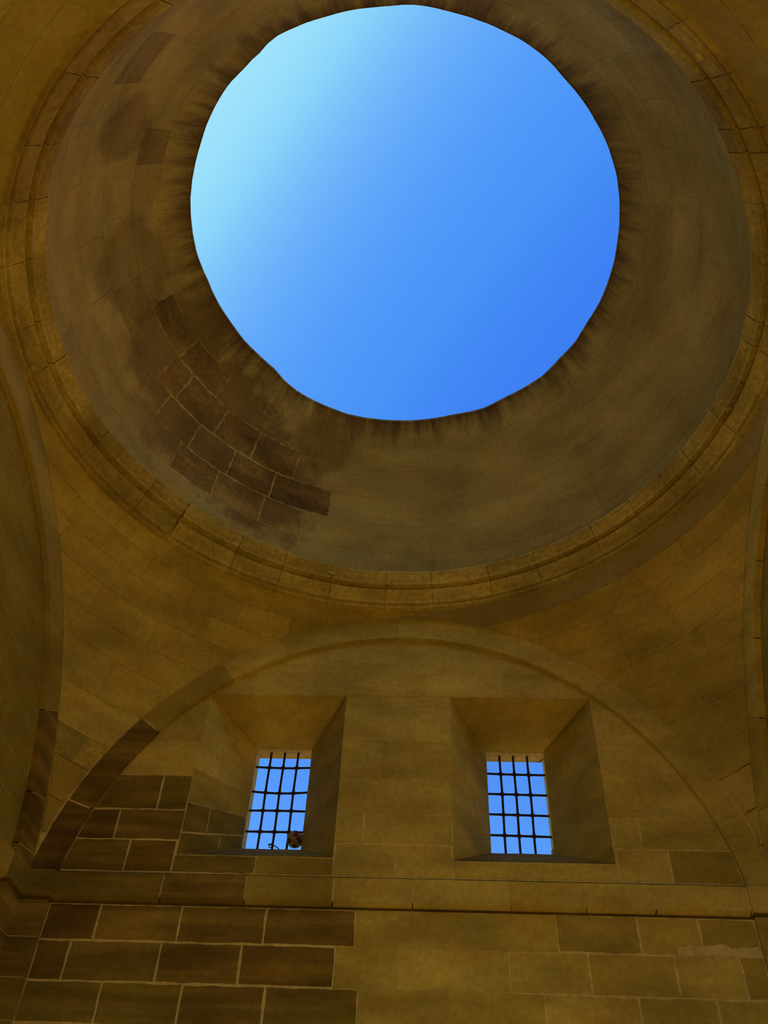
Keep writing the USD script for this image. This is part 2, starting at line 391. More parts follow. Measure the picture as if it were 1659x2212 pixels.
TONEL = {(0, 1): "brown", (0, 0): "brown", (0, 2): "drab", (0, 3): "olive", (1, 0): "dark", (1, 1): "brown", (2, 0): "brown", (2, 1): "drab", (0, 8): "olive", (0, 7): "lower", (1, 7): "lower", (1, 6): "lower"}
bedl = lun_region
for h in holes:
    bedl = bedl.difference(h)
k_ = 0
v2, F2 = triangulate(bedl, 0.5)
pp, nn = lun(v2[:, 0], v2[:, 1])
obj("mortar_bed", (pp + nn * -0.004, F2), M["mortar_pale"][0], front)
for p_, k, i in rows(ZL, JL):
    q = p_.intersection(lun_region.buffer(-0.01))
    for h in holes:
        q = q.difference(h)
    for q in getattr(q, "geoms", [q]):
        if q.geom_type != "Polygon" or q.area < 0.004:
            continue
        kind = TONEL.get((k, i), "plain")
        fresh = kind != "plain" or (k <= 1)
        k_ += 1
        t = tile(q, lun, 0.011 if fresh else 0.0015, rng.uniform(-0.001, 0.002), 0.04, 0.004 if fresh else 0.002, 0.006 if fresh else 0.001, seed=500 + k_)
        if t is not None:
            obj("stone_block", t, pick(kind, rng), front)

# ---- string courses
def string_course(name, label, surf_pt, spans, tones, seed, tight):
    """surf_pt(s, out, z) -> point; s along the wall, out towards the room."""
    t_ = thing(name, label, "string course", "structure")
    r_ = np.random.default_rng(seed)
    prof = [(-0.05, Z_STR0 - 0.004), (0.0, Z_STR0 - 0.002), (0.018, Z_STR0 + 0.004), (0.05, Z_STR0 + 0.034), (0.055, Z_STR0 + 0.05), (0.055, Z_STR1 - 0.008), (0.048, Z_STR1), (-0.05, Z_STR1 + 0.004)]
    for k in range(len(spans) - 1):
        g_ = 0.011 if not tight(spans[k]) else 0.003
        a, b = spans[k] + g_, spans[k + 1] - g_
        n = max(2, int((b - a) / 0.14))
        ss = np.linspace(a, b, n + 1); d = r_.uniform(-0.003, 0.003)
        V = np.array([[surf_pt(s, o + d + (0.003 * math.sin(s * 7 + k) if o > 0 else 0), z) for o, z in prof] for s in ss]).reshape(-1, 3)
        m = len(prof); F = []
        for i in range(n):
            for j in range(m - 1):
                A, B = i * m + j, (i + 1) * m + j
                F += [[A, B, B + 1], [A, B + 1, A + 1]]
        for base, flip in ((0, False), (n * m, True)):
            for j in range(1, m - 1):
                F.append([base, base + j, base + j + 1] if flip is False else [base, base + j + 1, base + j])
        obj("string_stone", (V, F), pick(tones(k), r_), t_)
    return t_


JS = [PIER_L, -2.811, -1.783, -0.719, 0.243, 1.398, 2.279, 3.085, PIER_R - 0.02]
sc = string_course("trim_1", "flat sandstone string course below the two barred windows on the front wall", lambda s, o, z: (s, Y_LOW - o, z), JS,
                   lambda k: ["drab", "brown", "olive", "lower", "plain", "plain", "lower", "lower"][k], 1, lambda s: -0.7 < s < 1.5)
obj("mortar_bed", trimesh.creation.box(bounds=[[PIER_L - .1, Y_LOW - 0.045, Z_STR0 + 0.045], [PIER_R + .1, Y_LOW + 0.05, Z_STR1 - 0.01]]), M["mortar_pale"][0], sc)

# ---- corner piers with their imposts
def ell(x0, x1, y0, y1, c):
    """L of the corner at (sx XA, sy Y): plan polygon."""
    return


def corner_pier(sx, sy, label):
    t_ = thing("corner_pier", label, "pier", "structure")
    Y = YF if sy > 0 else -YB
    wx = (XA + PIER_L if sx < 0 else XA - PIER_R) if sy > 0 else 0.33
    wy = Y - PIER_S if sy > 0 else 0.33
    r_ = np.random.default_rng(20 + sx + 3 * sy)
    def L(e, back=0.14, d=0.0):
        q = np.array([(XA - e, Y - e), (XA - wx + d, Y - e), (XA - wx + d, Y + back), (XA + back, Y + back), (XA + back, Y - wy + d), (XA - e, Y - wy + d)])
        return Polygon(q * [sx, sy])
    for k in range(len(ZR) - 1):
        m = trimesh.creation.extrude_polygon(L(r_.uniform(-0.003, 0.003)), ZR[k + 1] - ZR[k] - 0.012, engine="earcut")
        m.apply_translation([0, 0, ZR[k] + 0.006])
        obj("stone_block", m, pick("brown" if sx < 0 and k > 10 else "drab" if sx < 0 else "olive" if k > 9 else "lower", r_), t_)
    m = trimesh.creation.extrude_polygon(L(0.03, 0.15, -0.01), Z_STR1 - Z_STR0 - 0.02, engine="earcut"); m.apply_translation([0, 0, Z_STR0 + 0.012])
    obj("impost_stone", m, pick("drab" if sx < 0 else "lower", r_), t_)
    m = trimesh.creation.extrude_polygon(L(-0.008, 0.13, 0.010), Z_STR1 - FLOOR, engine="earcut"); m.apply_translation([0, 0, FLOOR])
    obj("mortar_bed", m, M["mortar_pale"][0], t_)
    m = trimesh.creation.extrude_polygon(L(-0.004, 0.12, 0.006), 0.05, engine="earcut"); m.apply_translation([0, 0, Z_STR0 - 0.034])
    obj("shade_dirt_joint", m, M["dirt"][0], t_)  # same painted shadow and dirt strip below the impost


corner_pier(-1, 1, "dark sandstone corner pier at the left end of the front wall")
corner_pier(1, 1, "pale sandstone corner pier at the right end of the front wall")
corner_pier(-1, -1, "corner pier at the left foot of the rear arch, out of the photo")
corner_pier(1, -1, "corner pier at the right foot of the rear arch, out of the photo")

# ---- side walls
def side_wall(sx, label, door):
    side = "left" if sx < 0 else "right"
    t_ = thing(f"wall_{side}", label, "wall", "structure")
    r_ = np.random.default_rng(40 + sx)
    X = sx * (XA + 0.07)
    y0, y1 = YB - 0.1 + 0.0, YF + 0.1
    core = m3.Manifold.cube([1.3, y1 - y0 + 2.6, 10.4 - FLOOR]).translate([X + 0.02 if sx > 0 else X - 1.32, y0 - 1.3, FLOOR])
    dw = None
    if door:
        dw = box(door[0], door[3], door[1], door[2])
        core = core - m3.Manifold.cube([3, door[1] - door[0], door[2] - door[3]]).translate([X - 1.5, door[0], door[3]])
    obj("wall_core", core, M["mortar"][0], t_)
    ud = [0, 1, 0] if sx < 0 else [0, -1, 0]
    s_ = 1 if sx < 0 else -1
    sf = plane([X, 0, 0], ud, [0, 0, 1])
    lower = box(-PIER_S - 0.9, FLOOR, PIER_S + 0.02, Z_STR0) if s_ > 0 else box(-PIER_S - 0.02, FLOOR, PIER_S + 0.9, Z_STR0)
    a, b = lower.bounds[0], lower.bounds[2]
    for k in range(len(ZR) - 1):
        for i, (p_, _, _) in enumerate(rows([ZR[k], ZR[k + 1]], [fill(a, b, 1.0, r_, (k % 2) * 0.9)])):
            if dw is not None:
                p_ = p_.difference(affinity.scale(dw, s_, 1, origin=(0, 0)))
            for q in getattr(p_, "geoms", [p_]):
                if q.geom_type == "Polygon" and q.area > 0.01:
                    t = tile(q, sf, 0.008, r_.uniform(-.003, .003), 0.03, 0.004, 0.0, seed=k * 50 + i, step=2)
                    if t is not None:
                        obj("stone_block", t, pick("drab" if sx < 0 else "lower", r_), t_)
    X2 = sx * (XA + 0.08)
    sf2 = plane([X2, 0, 0], ud, [0, 0, 1])
    ar = Polygon(np.stack([LY * s_ + (RS + 0.02) * np.cos(th), LZ + (RS + 0.02) * np.sin(th)], 1)).intersection(box(-5, Z_STR1 - 0.06, 5, 9))
    bz = [Z_STR1 - 0.04, 4.985, 5.395, 5.895, 6.35, 6.8, 7.25, 7.75, 8.3]
    v2, F2 = triangulate(ar, 0.5); pp, nn = sf2(v2[:, 0], v2[:, 1])
    obj("mortar_bed", (pp - nn * 0.004, F2), M["mortar"][0], t_)
    n = 0
    for k in range(len(bz) - 1):
        for p_, _, _ in rows([bz[k], bz[k + 1]], [fill(-4.4, 4.4, 0.95, r_, (k % 2) * 0.9)]):
            q = p_.intersection(ar.buffer(-0.01)); n += 1
            if q.geom_type == "Polygon" and q.area > 0.01:
                t = tile(q, sf2, 0.004, r_.uniform(-.003, .003), 0.03, 0.004, 0.001, seed=n)
                if t is not None:
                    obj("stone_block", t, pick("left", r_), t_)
    J = fill(a + 0.02, b - 0.02, 1.0, r_, 0.4)
    tr = string_course("trim_2" if sx < 0 else "trim_3", f"sandstone string course along the {side} side wall", lambda s, o, z: (X - sx * o, s * s_, z), J, lambda k: "olive", 7 + sx, lambda s: False)


side_wall(-1, "left side wall of the chamber with a faintly coursed lunette", None)
side_wall(1, "right side wall of the chamber in shade beside its arch", None)

# ---- arch rings
def arch_ring(label, surf, c, ri, ro_fn, joints_deg, tones, seed, depth=0.1):
    """surf is a plane with u across and v up; c the centre (u, v)."""
    t_ = thing("arch_ring", label, "arch", "structure")
    r_ = np.random.default_rng(seed)
    lo = Z_STR1 + 0.0
    for k in range(len(joints_deg) - 1):
        a, b = np.radians(joints_deg[k]), np.radians(joints_deg[k + 1])
        tt = np.linspace(a, b, max(3, int((b - a) / 0.05)))
        P = np.vstack([np.stack([c[0] + ri * np.cos(tt), c[1] + ri * np.sin(tt)], 1), np.stack([c[0] + ro_fn(tt) * np.cos(tt), c[1] + ro_fn(tt) * np.sin(tt)], 1)[::-1]])
        q = Polygon(P).buffer(0).intersection(box(-XA - 0.2, lo, XA + 0.2, 12))
        if q.geom_type != "Polygon" or q.area < 0.01:
            continue
        kind, gap, jit = tones(0.5 * (joints_deg[k] + joints_deg[k + 1]))
        t = tile(q, surf, gap, r_.uniform(-0.002, 0.003), depth, 0.006, jit, seed=seed * 100 + k, step=0.2)
        if t is not None:
            obj("voussoir", t, pick(kind, r_), t_)
    tt = np.linspace(0, np.pi, 61)
    P = np.vstack([np.stack([c[0] + (ri + 0.02) * np.cos(tt), c[1] + (ri + 0.02) * np.sin(tt)], 1), np.stack([c[0] + (ro_fn(tt) + 0.05) * np.cos(tt), c[1] + (ro_fn(tt) + 0.05) * np.sin(tt)], 1)[::-1]])
    q = Polygon(P).buffer(0).intersection(box(-XA - 0.2, lo - 0.3, XA + 0.2, 12))
    v2, F2 = triangulate(q, 0.4); p, n = surf(v2[:, 0], v2[:, 1])
    obj("mortar_bed", (p - n * 0.005, F2), M["mortar_pale" if seed == 1 else "mortar"][0], t_)


fr = [2, 18, 35, 50, 64, 78, 90.5, 103, 114, 125.6, 143, 160.95, 178]
arch_ring("sandstone arch ring over the front wall, its left stones bare and brown", plane([0, YF, 0], [1, 0, 0], [0, 0, 1]), (FX, ZA), RA, lambda t: RO + 0 * t, fr,
          lambda d: ("dark", 0.009, 0.005) if d > 160 else ("brown", 0.009, 0.004) if d > 150 else ("olive", 0.006, 0.003) if d > 125 else ("lower", 0.008, 0.003) if d < 19 else ("plain", 0.002, 0.001), 1)
sd = [0, 9.5, 17.5, 31, 44, 57, 70, 83, 97, 110, 123, 136, 149, 162.5, 170.5, 180]
arch_ring("narrow arch ring over the left side wall", plane([-XA, 0, 0], [0, 1, 0], [0, 0, 1]), (LY, LZ), RS, ro_side, sd, lambda d: ("brown", 0.008, 0.004) if d < 31 else ("olive", 0.003, 0.001) if d < 50 else ("rear", 0.002, 0.001), 2)
arch_ring("narrow arch ring over the right side wall", plane([XA, 0, 0], [0, -1, 0], [0, 0, 1]), (-LY, LZ), RS, ro_side, sd, lambda d: ("lower", 0.006, 0.003), 3)
arch_ring("arch ring over the open rear side, out of the photo", plane([0, YB, 0], [-1, 0, 0], [0, 0, 1]), (-FX, ZA), RA, lambda t: RO + 0 * t, fr, lambda d: ("plain", 0.004, 0.001), 4, 0.25)

# ---- pendentives
R_PU, Z_PU, SPH, SPZ = 4.49, 8.625, 6.42, 3.95
BEDS = [4.54, 5.0, 5.41, 5.9, 6.25, 6.72, 7.2, 7.52, 7.86, 8.14, 8.40, Z_PU]


def rect_r(a):
    c, s = np.cos(a), np.sin(a)
    return np.minimum(XA / np.maximum(np.abs(c), 1e-6), np.where(s > 0, YF, -YB) / np.maximum(np.abs(s), 1e-6))


def z_low(a):
    """Height of the rings' outer edge at azimuth a."""
    r = rect_r(a); x, y = r * np.cos(a), r * np.sin(a)
    onside = np.abs(np.abs(x) - XA) < 1e-6
    zs = np.full_like(x, 4.54)
    rs = np.abs(y - LY)
    t = np.arctan2(np.sqrt(np.maximum(4.7 ** 2 - rs ** 2, 0.01)), rs)
    for _ in range(3):
        t = np.arctan2(np.sqrt(np.maximum(ro_side(t) ** 2 - rs ** 2, 0.0)), rs)
    z_side = LZ + np.sqrt(np.maximum(ro_side(t) ** 2 - rs ** 2, 0.0))
    z_fr = ZA + np.sqrt(np.maximum(RO ** 2 - (x - FX) ** 2, 0.0))
    return np.maximum(np.where(onside, z_side, z_fr), zs)


def pend_pt(u, v):
    a = u / 5.4
    rB, zB = rect_r(a), z_low(a)
    h = lambda z: np.sqrt(np.maximum(SPH ** 2 - (z - SPZ) ** 2, 0.01))
    den = h(np.full_like(v, Z_PU)) - h(zB)
    w = np.clip((h(v) - h(zB)) / np.where(np.abs(den) < 1e-3, -1e-3, den), -0.3, 1.05)
    r = rB + (R_PU - rB) * w
    return np.stack([r * np.cos(a), r * np.sin(a), v], 1)


pend = curved(lambda u, v: pend_pt(-np.asarray(u), np.asarray(v)))
CORN = [(90, 180, "front-left pendentive with a lichen-stained stone above its foot"), (0, 90, "front-right pendentive of smooth plastered stones"), (-180, -90, "rear-left pendentive at the top left of the photo"), (-90, 0, "rear-right pendentive at the top right of the photo")]
for ci, (a0, a1, label) in enumerate(CORN):
    t_ = thing("pendentive", label, "pendentive", "structure")
    r_ = np.random.default_rng(60 + ci)
    aa = np.radians(np.linspace(a0 + 0.02, a1 - 0.02, 181))
    zl = z_low(aa)
    region = Polygon(np.vstack([np.stack([-aa * 5.4, zl], 1), [[-aa[-1] * 5.4, Z_PU], [-aa[0] * 5.4, Z_PU]]])).buffer(0)
    v2, F2 = triangulate(region, 0.3); p, n = pend(v2[:, 0], v2[:, 1])
    obj("mortar_bed", (p - n * 0.035, F2), M["mortar_pale" if ci < 2 else "mortar"][0], t_, smooth=40)
    mid = -math.radians(0.5 * (a0 + a1)) * 5.4
    for k in range(len(BEDS) - 1):
        strip = region.intersection(box(-20, BEDS[k], 20, BEDS[k + 1]))
        if strip.is_empty:
            continue
        x0, _, x1, _ = strip.bounds
        js = [x0, x1] if x1 - x0 < 1.3 else fill(x0, x1, 1.0, r_, (k % 2) * 0.8)
        for i in range(len(js) - 1):
            g = strip.intersection(box(js[i], 0, js[i + 1], 20))
            for q in getattr(g, "geoms", [g]):
                if q.geom_type != "Polygon" or q.area < 0.008:
                    continue
                bare = k <= 3 and ci < 2
                kind = "lichen" if (ci == 0 and k == 3 and abs(0.5 * (js[i] + js[i + 1]) - mid) < 0.6) else ("olive" if k <= 2 and ci == 0 else "lower" if k <= 2 else "band" if k == 10 and ci in (1, 3) else "plain" if ci < 2 else "rear")
                t = tile(q, pend, 0.011 if bare and k < 3 else 0.001, r_.uniform(0, 0.002) if not bare else 0.001, 0.05, 0.004 if bare and k < 3 else 0.0015, 0.005 if bare and k < 3 else 0.001, cell=0.3, seed=700 + ci * 90 + k * 9 + i)
                if t is not None:
                    obj("stone_block", t, pick(kind, r_), t_, smooth=40)

# ---- cornice ring
PROF = [(4.52, 8.60), (4.492, 8.612), (4.462, 8.618), (4.452, 8.635), (4.452, 8.664), (4.475, 8.668), (4.475, 8.676), (4.416, 8.678), (4.412, 8.700), (4.402, 8.722), (4.378, 8.752), (4.346, 8.79), (4.316, 8.83), (4.308, 8.862),
        (4.352, 8.870), (4.366, 8.885), (4.362, 8.912), (4.30, 8.918), (4.250, 8.918), (4.244, 8.935), (4.240, 8.96), (4.214, 8.99), (4.190, 9.04), (4.176, 9.07), (4.164, 9.082), (4.164, 9.112), (4.172, 9.124), (4.84, 9.140)]
LIP = sorted([(-159.2, 4.175), (-145.7, 4.225), (-132, 4.2), (-18.7, 4.16), (-30.4, 4.155), (-45.7, 4.165), (-3.6, 4.195), (14.9, 4.195), (39.0, 4.205), (61.9, 4.215), (93.6, 4.174), (104.2, 4.158), (125.3, 4.10), (138.2, 4.085), (147, 4.085), (157.5, 4.135), (168, 4.165), (180, 4.15), (-100, 4.175), (-70, 4.17)])
_la = np.radians([x[0] for x in LIP]); _lr = np.array([x[1] for x in LIP])


def periodic(a, xs, ys):
    return np.interp(np.mod(np.asarray(a) + np.pi, 2 * np.pi) - np.pi, np.concatenate([xs - 2 * np.pi, xs, xs + 2 * np.pi]), np.concatenate([ys, ys, ys]))


def lip_off(a):
    return np.mean([periodic(a + d, _la, _lr) for d in np.radians([-6, -3, 0, 3, 6])], 0) - 4.166


co = thing("trim_4", "moulded stone cornice ring round the foot of the dome", "cornice", "structure")
CJ = [93.2, 83.6, 71.7, 61.6, 48.6, 39.1, 31, 24.5, 14.9, 7, 0.2, -4.1, -14, -23.9, -32.1, -35.9, -44, -52.7, -63, -73, -84, -95, -106, -118, -132.7, -144.3, -153.2, -163.1, -174.1, -182, -199.1, -203.9, -213, -221.4, -234.9, -245, -255.4, -266.8]
r_ = np.random.default_rng(8)
prof = np.array(PROF)
for k in range(len(CJ) - 1):
    crack = abs(CJ[k] + 221.4) < .1 or abs(CJ[k] - 48.6) < .1
    g0 = 0.0045 if abs(CJ[k] + 221.4) < .1 else 0.0008
    a0, a1 = math.radians(CJ[k]) - g0, math.radians(CJ[k + 1]) + (0.0045 if k + 1 < len(CJ) and abs(CJ[k + 1] + 221.4) < .1 else 0.0008)
    n = max(2, int(abs(a1 - a0) / 0.035)); aa = np.linspace(a0, a1, n + 1)
    d, dz = r_.uniform(-0.006, 0.006), r_.uniform(-0.004, 0.004)
    fac = np.clip((4.47 - prof[:, 0]) / 0.3, 0, 1)
    V = []
    for a in aa:
        wear = 0.010 * (meshkit.noise(np.stack([np.full(len(prof), a * 26), prof[:, 1] * 14, np.full(len(prof), 0.5)], 1), 4) - 0.5)
        rr = prof[:, 0] + fac * (lip_off(a) + d) + wear * fac
        V.append(np.stack([rr * math.cos(a), rr * math.sin(a), prof[:, 1] + dz * fac], 1))
    V = np.vstack(V); m = len(prof); F = []
    for i in range(n):
        for j in range(m - 1):
            A, B = i * m + j, (i + 1) * m + j
            F += [[A, B + 1, B], [A, A + 1, B + 1]]
    obj("cornice_stone", (V, F), pick("cornice", r_), co, smooth=28)
aa = np.linspace(0, 2 * np.pi, 121); pm = [(4.6, 8.58), (4.49, 8.63), (4.43, 8.71), (4.385, 8.80), (4.385, 8.93), (4.27, 8.975), (4.21, 9.09), (4.84, 9.125)]
V = np.array([[(r + lip_off(a) * np.clip((4.47 - r) / .3, 0, 1)) * math.cos(a), (r + lip_off(a) * np.clip((4.47 - r) / .3, 0, 1)) * math.sin(a), z] for a in aa for r, z in pm]); m = len(pm)
F = []
for i in range(120):
    for j in range(m - 1):
        A, B = i * m + j, (i + 1) * m + j
        F += [[A, B + 1, B], [A, A + 1, B + 1]]
obj("mortar_bed", (V, F), M["mortar"][0], co, smooth=30)

for az_, r0, z0, e in ((-47.5, 4.40, 8.80, (0.07, 0.035, 0.035)), (12.5, 4.325, 8.93, (0.05, 0.03, 0.03)), (169.0, 4.26, 8.93, (0.10, 0.012, 0.018)), (126.0, 4.262, 8.935, (0.06, 0.02, 0.025)), (104.8, 4.225, 8.97, (0.05, 0.02, 0.03))):
    mm = trimesh.creation.icosphere(3, 1.0); v = np.array(mm.vertices); v *= 1 + 2.0 * (meshkit.fbm(v * 1.3 + az_, 4, 2)[:, None] - 0.5)
    a = math.radians(az_); v = v * e; rr = r0 - 0.035 + float(lip_off(np.array([a]))[0]) * 0.6
    mm.vertices = np.stack([(rr - v[:, 1]) * math.cos(a) - v[:, 0] * math.sin(a), (rr - v[:, 1]) * math.sin(a) + v[:, 0] * math.cos(a), z0 + v[:, 2]], 1)
    obj("mortar_lump", mm, M["mortar_pale"][0], co, smooth=True)

# ---- dome with its open eye
RIM = [(-91.7, 3.065), (-105.5, 3.083), (-112.7, 3.107), (-118.0, 3.128), (-122.7, 3.083), (-127.4, 3.07), (-133.6, 3.077), (-142.2, 3.047), (-151.0, 3.013), (-160.6, 2.996), (-164.5, 2.993), (-173.0, 2.971), (178.8, 2.956), (169.9, 2.91), (162.8, 2.914), (155.0, 2.9), (147.6, 2.914), (143.5, 2.909), (134.5, 2.923), (129.7, 3.007), (123.3, 3.066), (115.2, 3.097), (107.5, 3.133), (95.9, 3.136), (85.2, 3.135), (74.3, 3.129), (64.4, 3.188), (57.9, 3.151), (51.8, 3.17), (45.3, 3.188), (37.5, 3.153), (30.2, 3.156), (28.7, 3.132), (23.9, 3.119), (17.7, 3.132), (7.8, 3.123), (-0.7, 3.112), (-9.5, 3.11), (-16.2, 3.113), (-25.5, 3.102), (-33.3, 3.08), (-38.7, 3.073), (-46.6, 3.066), (-51.6, 3.082), (-56.5, 3.085), (-63.2, 3.073), (-70.7, 3.067), (-76.1, 3.066), (-84.0, 3.083)]
RIM.sort()
_ra = np.radians([x[0] for x in RIM]); _rr = np.array([x[1] for x in RIM])
T_RIM = math.asin((RIM_Z - DZ) / DB)


def rim_r(a):
    fine = 0.012 * (meshkit.fbm(np.stack([np.cos(a) * 26, np.sin(a) * 26, 0 * np.asarray(a)], -1), 3, 9) - 0.5)
    return periodic(a, _ra, _rr) + fine


def dome_pt(u, v):
    a, t = np.asarray(u) / -4.0, np.asarray(v) / 4.0
    k = np.clip(t / T_RIM, 0, 1.2)
    r = DA * np.cos(t) + (rim_r(a) - DA * math.cos(T_RIM)) * k ** 4 + lip_off(a) * np.clip(1 - k, 0, 1) ** 2 + 0.27 * np.clip(1.3 * np.cos(a - 0.2), 0, 1) * np.clip(1 - k, 0, 1) ** 2.5
    return np.stack([r * np.cos(a), r * np.sin(a), DZ + DB * np.sin(t)], -1)


dome_s = curved(dome_pt)
ce = thing("ceiling", "stone dome of curved courses open to the sky at its top", "dome", "structure")
_t = lambda d: math.radians(d) * 4.0
TB = [-1.5, 7, 15, 22.4, 30, 36, math.degrees(T_RIM)]
FIX = {1: [134.3, 145], 2: [132.5, 121.6, 143, 153], 3: [151.5, 139.2, 128.8, 117.2, 74.9, 106, -128, -147, -154], 4: [143.7, 133, 157.5, -26.5, -46, -155.5, -141], 5: [150, 137]}
v2, F2 = triangulate(box(_t(-180), _t(-1.8), _t(180), _t(TB[-1])), 0.28)
p, n = dome_s(v2[:, 0], v2[:, 1])
obj("mortar_bed", (p - n * 0.006, F2), M["dome_mortar"][0], ce, smooth=40)
r_ = np.random.default_rng(77)
for k in range(6):
    fix = sorted(FIX.get(k, []))
    js = sorted(x for x in fix)
    x = -180 + 5 * (k % 2)
    cand = []
    while x < 180:
        cand.append(x); x += 10.2 + r_.uniform(-1.6, 1.6)
    js = sorted(js + [c for c in cand if all(abs((c - f_ + 180) % 360 - 180) > 6.5 for f_ in js)])
    js.append(js[0] + 360)
    for i in range(len(js) - 1):
        a0, a1 = js[i], js[i + 1]
        mid = (0.5 * (a0 + a1) + 180) % 360 - 180
        tm = 0.5 * (TB[k] + TB[k + 1])
        bare = (114 < mid < 156 and 1 <= k <= 3) and not (mid > 146 and k == 1) or (142 < mid < 170 and k == 4)
        tone = "dome_brown" if bare else "dome_dark" if (k, round(mid / 7)) in {(3, -21), (4, -22), (3, -18), (2, -19), (3, 25)} else "dome"
        if bare and r_.random() < 0.18:
            tone = "dome"
        top = TB[k + 1] - (0.0 if k < 5 else 0.0)
        q = Polygon([(-_t(a1), _t(TB[k])), (-_t(a0), _t(TB[k])), (-_t(a0), _t(top)), (-_t(a1), _t(top))])
        q = shapely.geometry.polygon.orient(q)
        t = tile(q, dome_s, 0.013 if bare else 0.001, r_.uniform(0, 0.002), 0.05, 0.004 if bare else 0.0015, 0.014 if bare else 0.0005, cell=0.24, seed=900 + k * 60 + i, step=0.07 if bare else 0.13)
        obj("dome_block", t, pick(tone, r_), ce, smooth=40)
# the masonry mass above: flat roof with a bevelled eye, and an added drum wall round the eye to block the sun
aa = np.linspace(0, 2 * np.pi, 145)[:-1]
lv = [(0.10, 8.70), (0.10, 9.10), (0.012, 9.2), (0.012, 9.8), (0.012, 10.4), (0.012, 11.0), (0.012, 11.4)]
loops = []
zz = np.array([8.7, 9.14, 9.3, 9.7, 10.1, 10.5, 10.9, 11.3, RIM_Z - 0.03])
for z in zz:
    if z < 9.2:
        loops.append(np.stack([4.9 * np.cos(aa), 4.9 * np.sin(aa), 0 * aa + z], 1))
    else:
        t = math.asin((z - DZ) / DB); q = dome_pt(-aa * 4.0, np.full_like(aa, t * 4.0))
        rr = np.hypot(q[:, 0], q[:, 1]) + 0.03
        loops.append(np.stack([rr * np.cos(aa), rr * np.sin(aa), 0 * aa + z], 1))
rr = rim_r(aa)
loops += [np.stack([(rr + e) * np.cos(aa), (rr + e) * np.sin(aa), 0 * aa + z], 1) for e, z in ((0.002, RIM_Z - 0.012), (0.0, RIM_Z + 0.03), (0.5, RIM_Z + 0.09), (2.9, RIM_Z + 0.12), (2.9, 8.7))]
m = len(aa); V = np.vstack(loops); F = []
for i in range(len(loops)):
    A0, B0 = i * m, ((i + 1) % len(loops)) * m
    for j in range(m):
        j2 = (j + 1) % m
        F += [[A0 + j, B0 + j2, B0 + j], [A0 + j, A0 + j2, B0 + j2]]
obj("roof_mass", (V, F), M["dome_mortar"][0], ce, smooth=30)
ring = m3.Manifold.cylinder(2.05, 5.5, 5.5, 96) - m3.Manifold.cylinder(2.3, 5.1, 5.1, 96).translate([0, 0, -0.1])
kb = obj("roof_sunshield", ring.translate([0, 0, RIM_Z + 0.1]), M["mortar"][0])
tag(kb, "round parapet wall added on the roof, unseen, to keep the sun off the dome", "sunshield", "structure")
sq = m3.Manifold.cube([13.2, 13.4, 0.5], True).translate([0, 0.6, 10.55]) - m3.Manifold.cylinder(3, 5.4, 5.4, 96, True).translate([0, 0, 10.5])
rf = obj("roof", sq, M["mortar"][0])
tag(rf, "flat stone roof around the dome, outside", "roof", "structure")

# ---- rear bay that the camera stands in, widened to a hall for the light
th2 = np.linspace(0, np.pi, 49)
sec = m3.CrossSection([np.vstack([[[FX + RA, FLOOR - 1]], np.stack([FX + RA * np.cos(th2), ZA + RA * np.sin(th2)], 1), [[FX - RA, FLOOR - 1]]])])
HALL = dict(x=7.0, y0=-11.2, y1=YB - 0.24, z=8.5)
rear = m3.Manifold.cube([2 * HALL["x"] + 2, HALL["y1"] - HALL["y0"] + 1.24, 9.5 - FLOOR]).translate([-HALL["x"] - 1, HALL["y0"] - 1, FLOOR])
rear = rear - m3.Manifold.cube([2 * HALL["x"], HALL["y1"] - HALL["y0"], HALL["z"] - FLOOR]).translate([-HALL["x"], HALL["y0"], FLOOR])
rear = rear - m3.Manifold.extrude(sec, 1.2).rotate([90, 0, 0]).translate([0, YB + 0.1, 0])
rear = rear - m3.Manifold.cube([2, 4.6, 4.6 - FLOOR]).translate([-HALL["x"] - 1.5, -11.0, FLOOR])          # doorway added on the west to let the evening sun in
rear = rear - m3.Manifold.cube([9.0, 2, 4.6 - FLOOR]).translate([-6.4, HALL["y0"] - 1.5, FLOOR])                  # and a wide opening added at the back for frontal light
rw = obj("wall_rear", rear, M["lower"][0])
tag(rw, "unseen antechamber behind the viewer, its openings added to let the sun in", "wall", "structure")

# ------------------------------------------------------------------ windows: splayed embrasures, reveals
def quad(c):
    """Bilinear patch over corners c = bottom-left, bottom-right, top-right, top-left as seen from the room; u, v in metres."""
    c = np.asarray(c, float)
    w = 0.5 * (np.linalg.norm(c[1] - c[0]) + np.linalg.norm(c[2] - c[3])); h = 0.5 * (np.linalg.norm(c[3] - c[0]) + np.linalg.norm(c[2] - c[1]))
    def fn(u, v):
        s, t = np.asarray(u)[:, None] / w, np.asarray(v)[:, None] / h
        return c[0] * (1 - s) * (1 - t) + c[1] * s * (1 - t) + c[2] * s * t + c[3] * (1 - s) * t
    return curved(fn), w, h


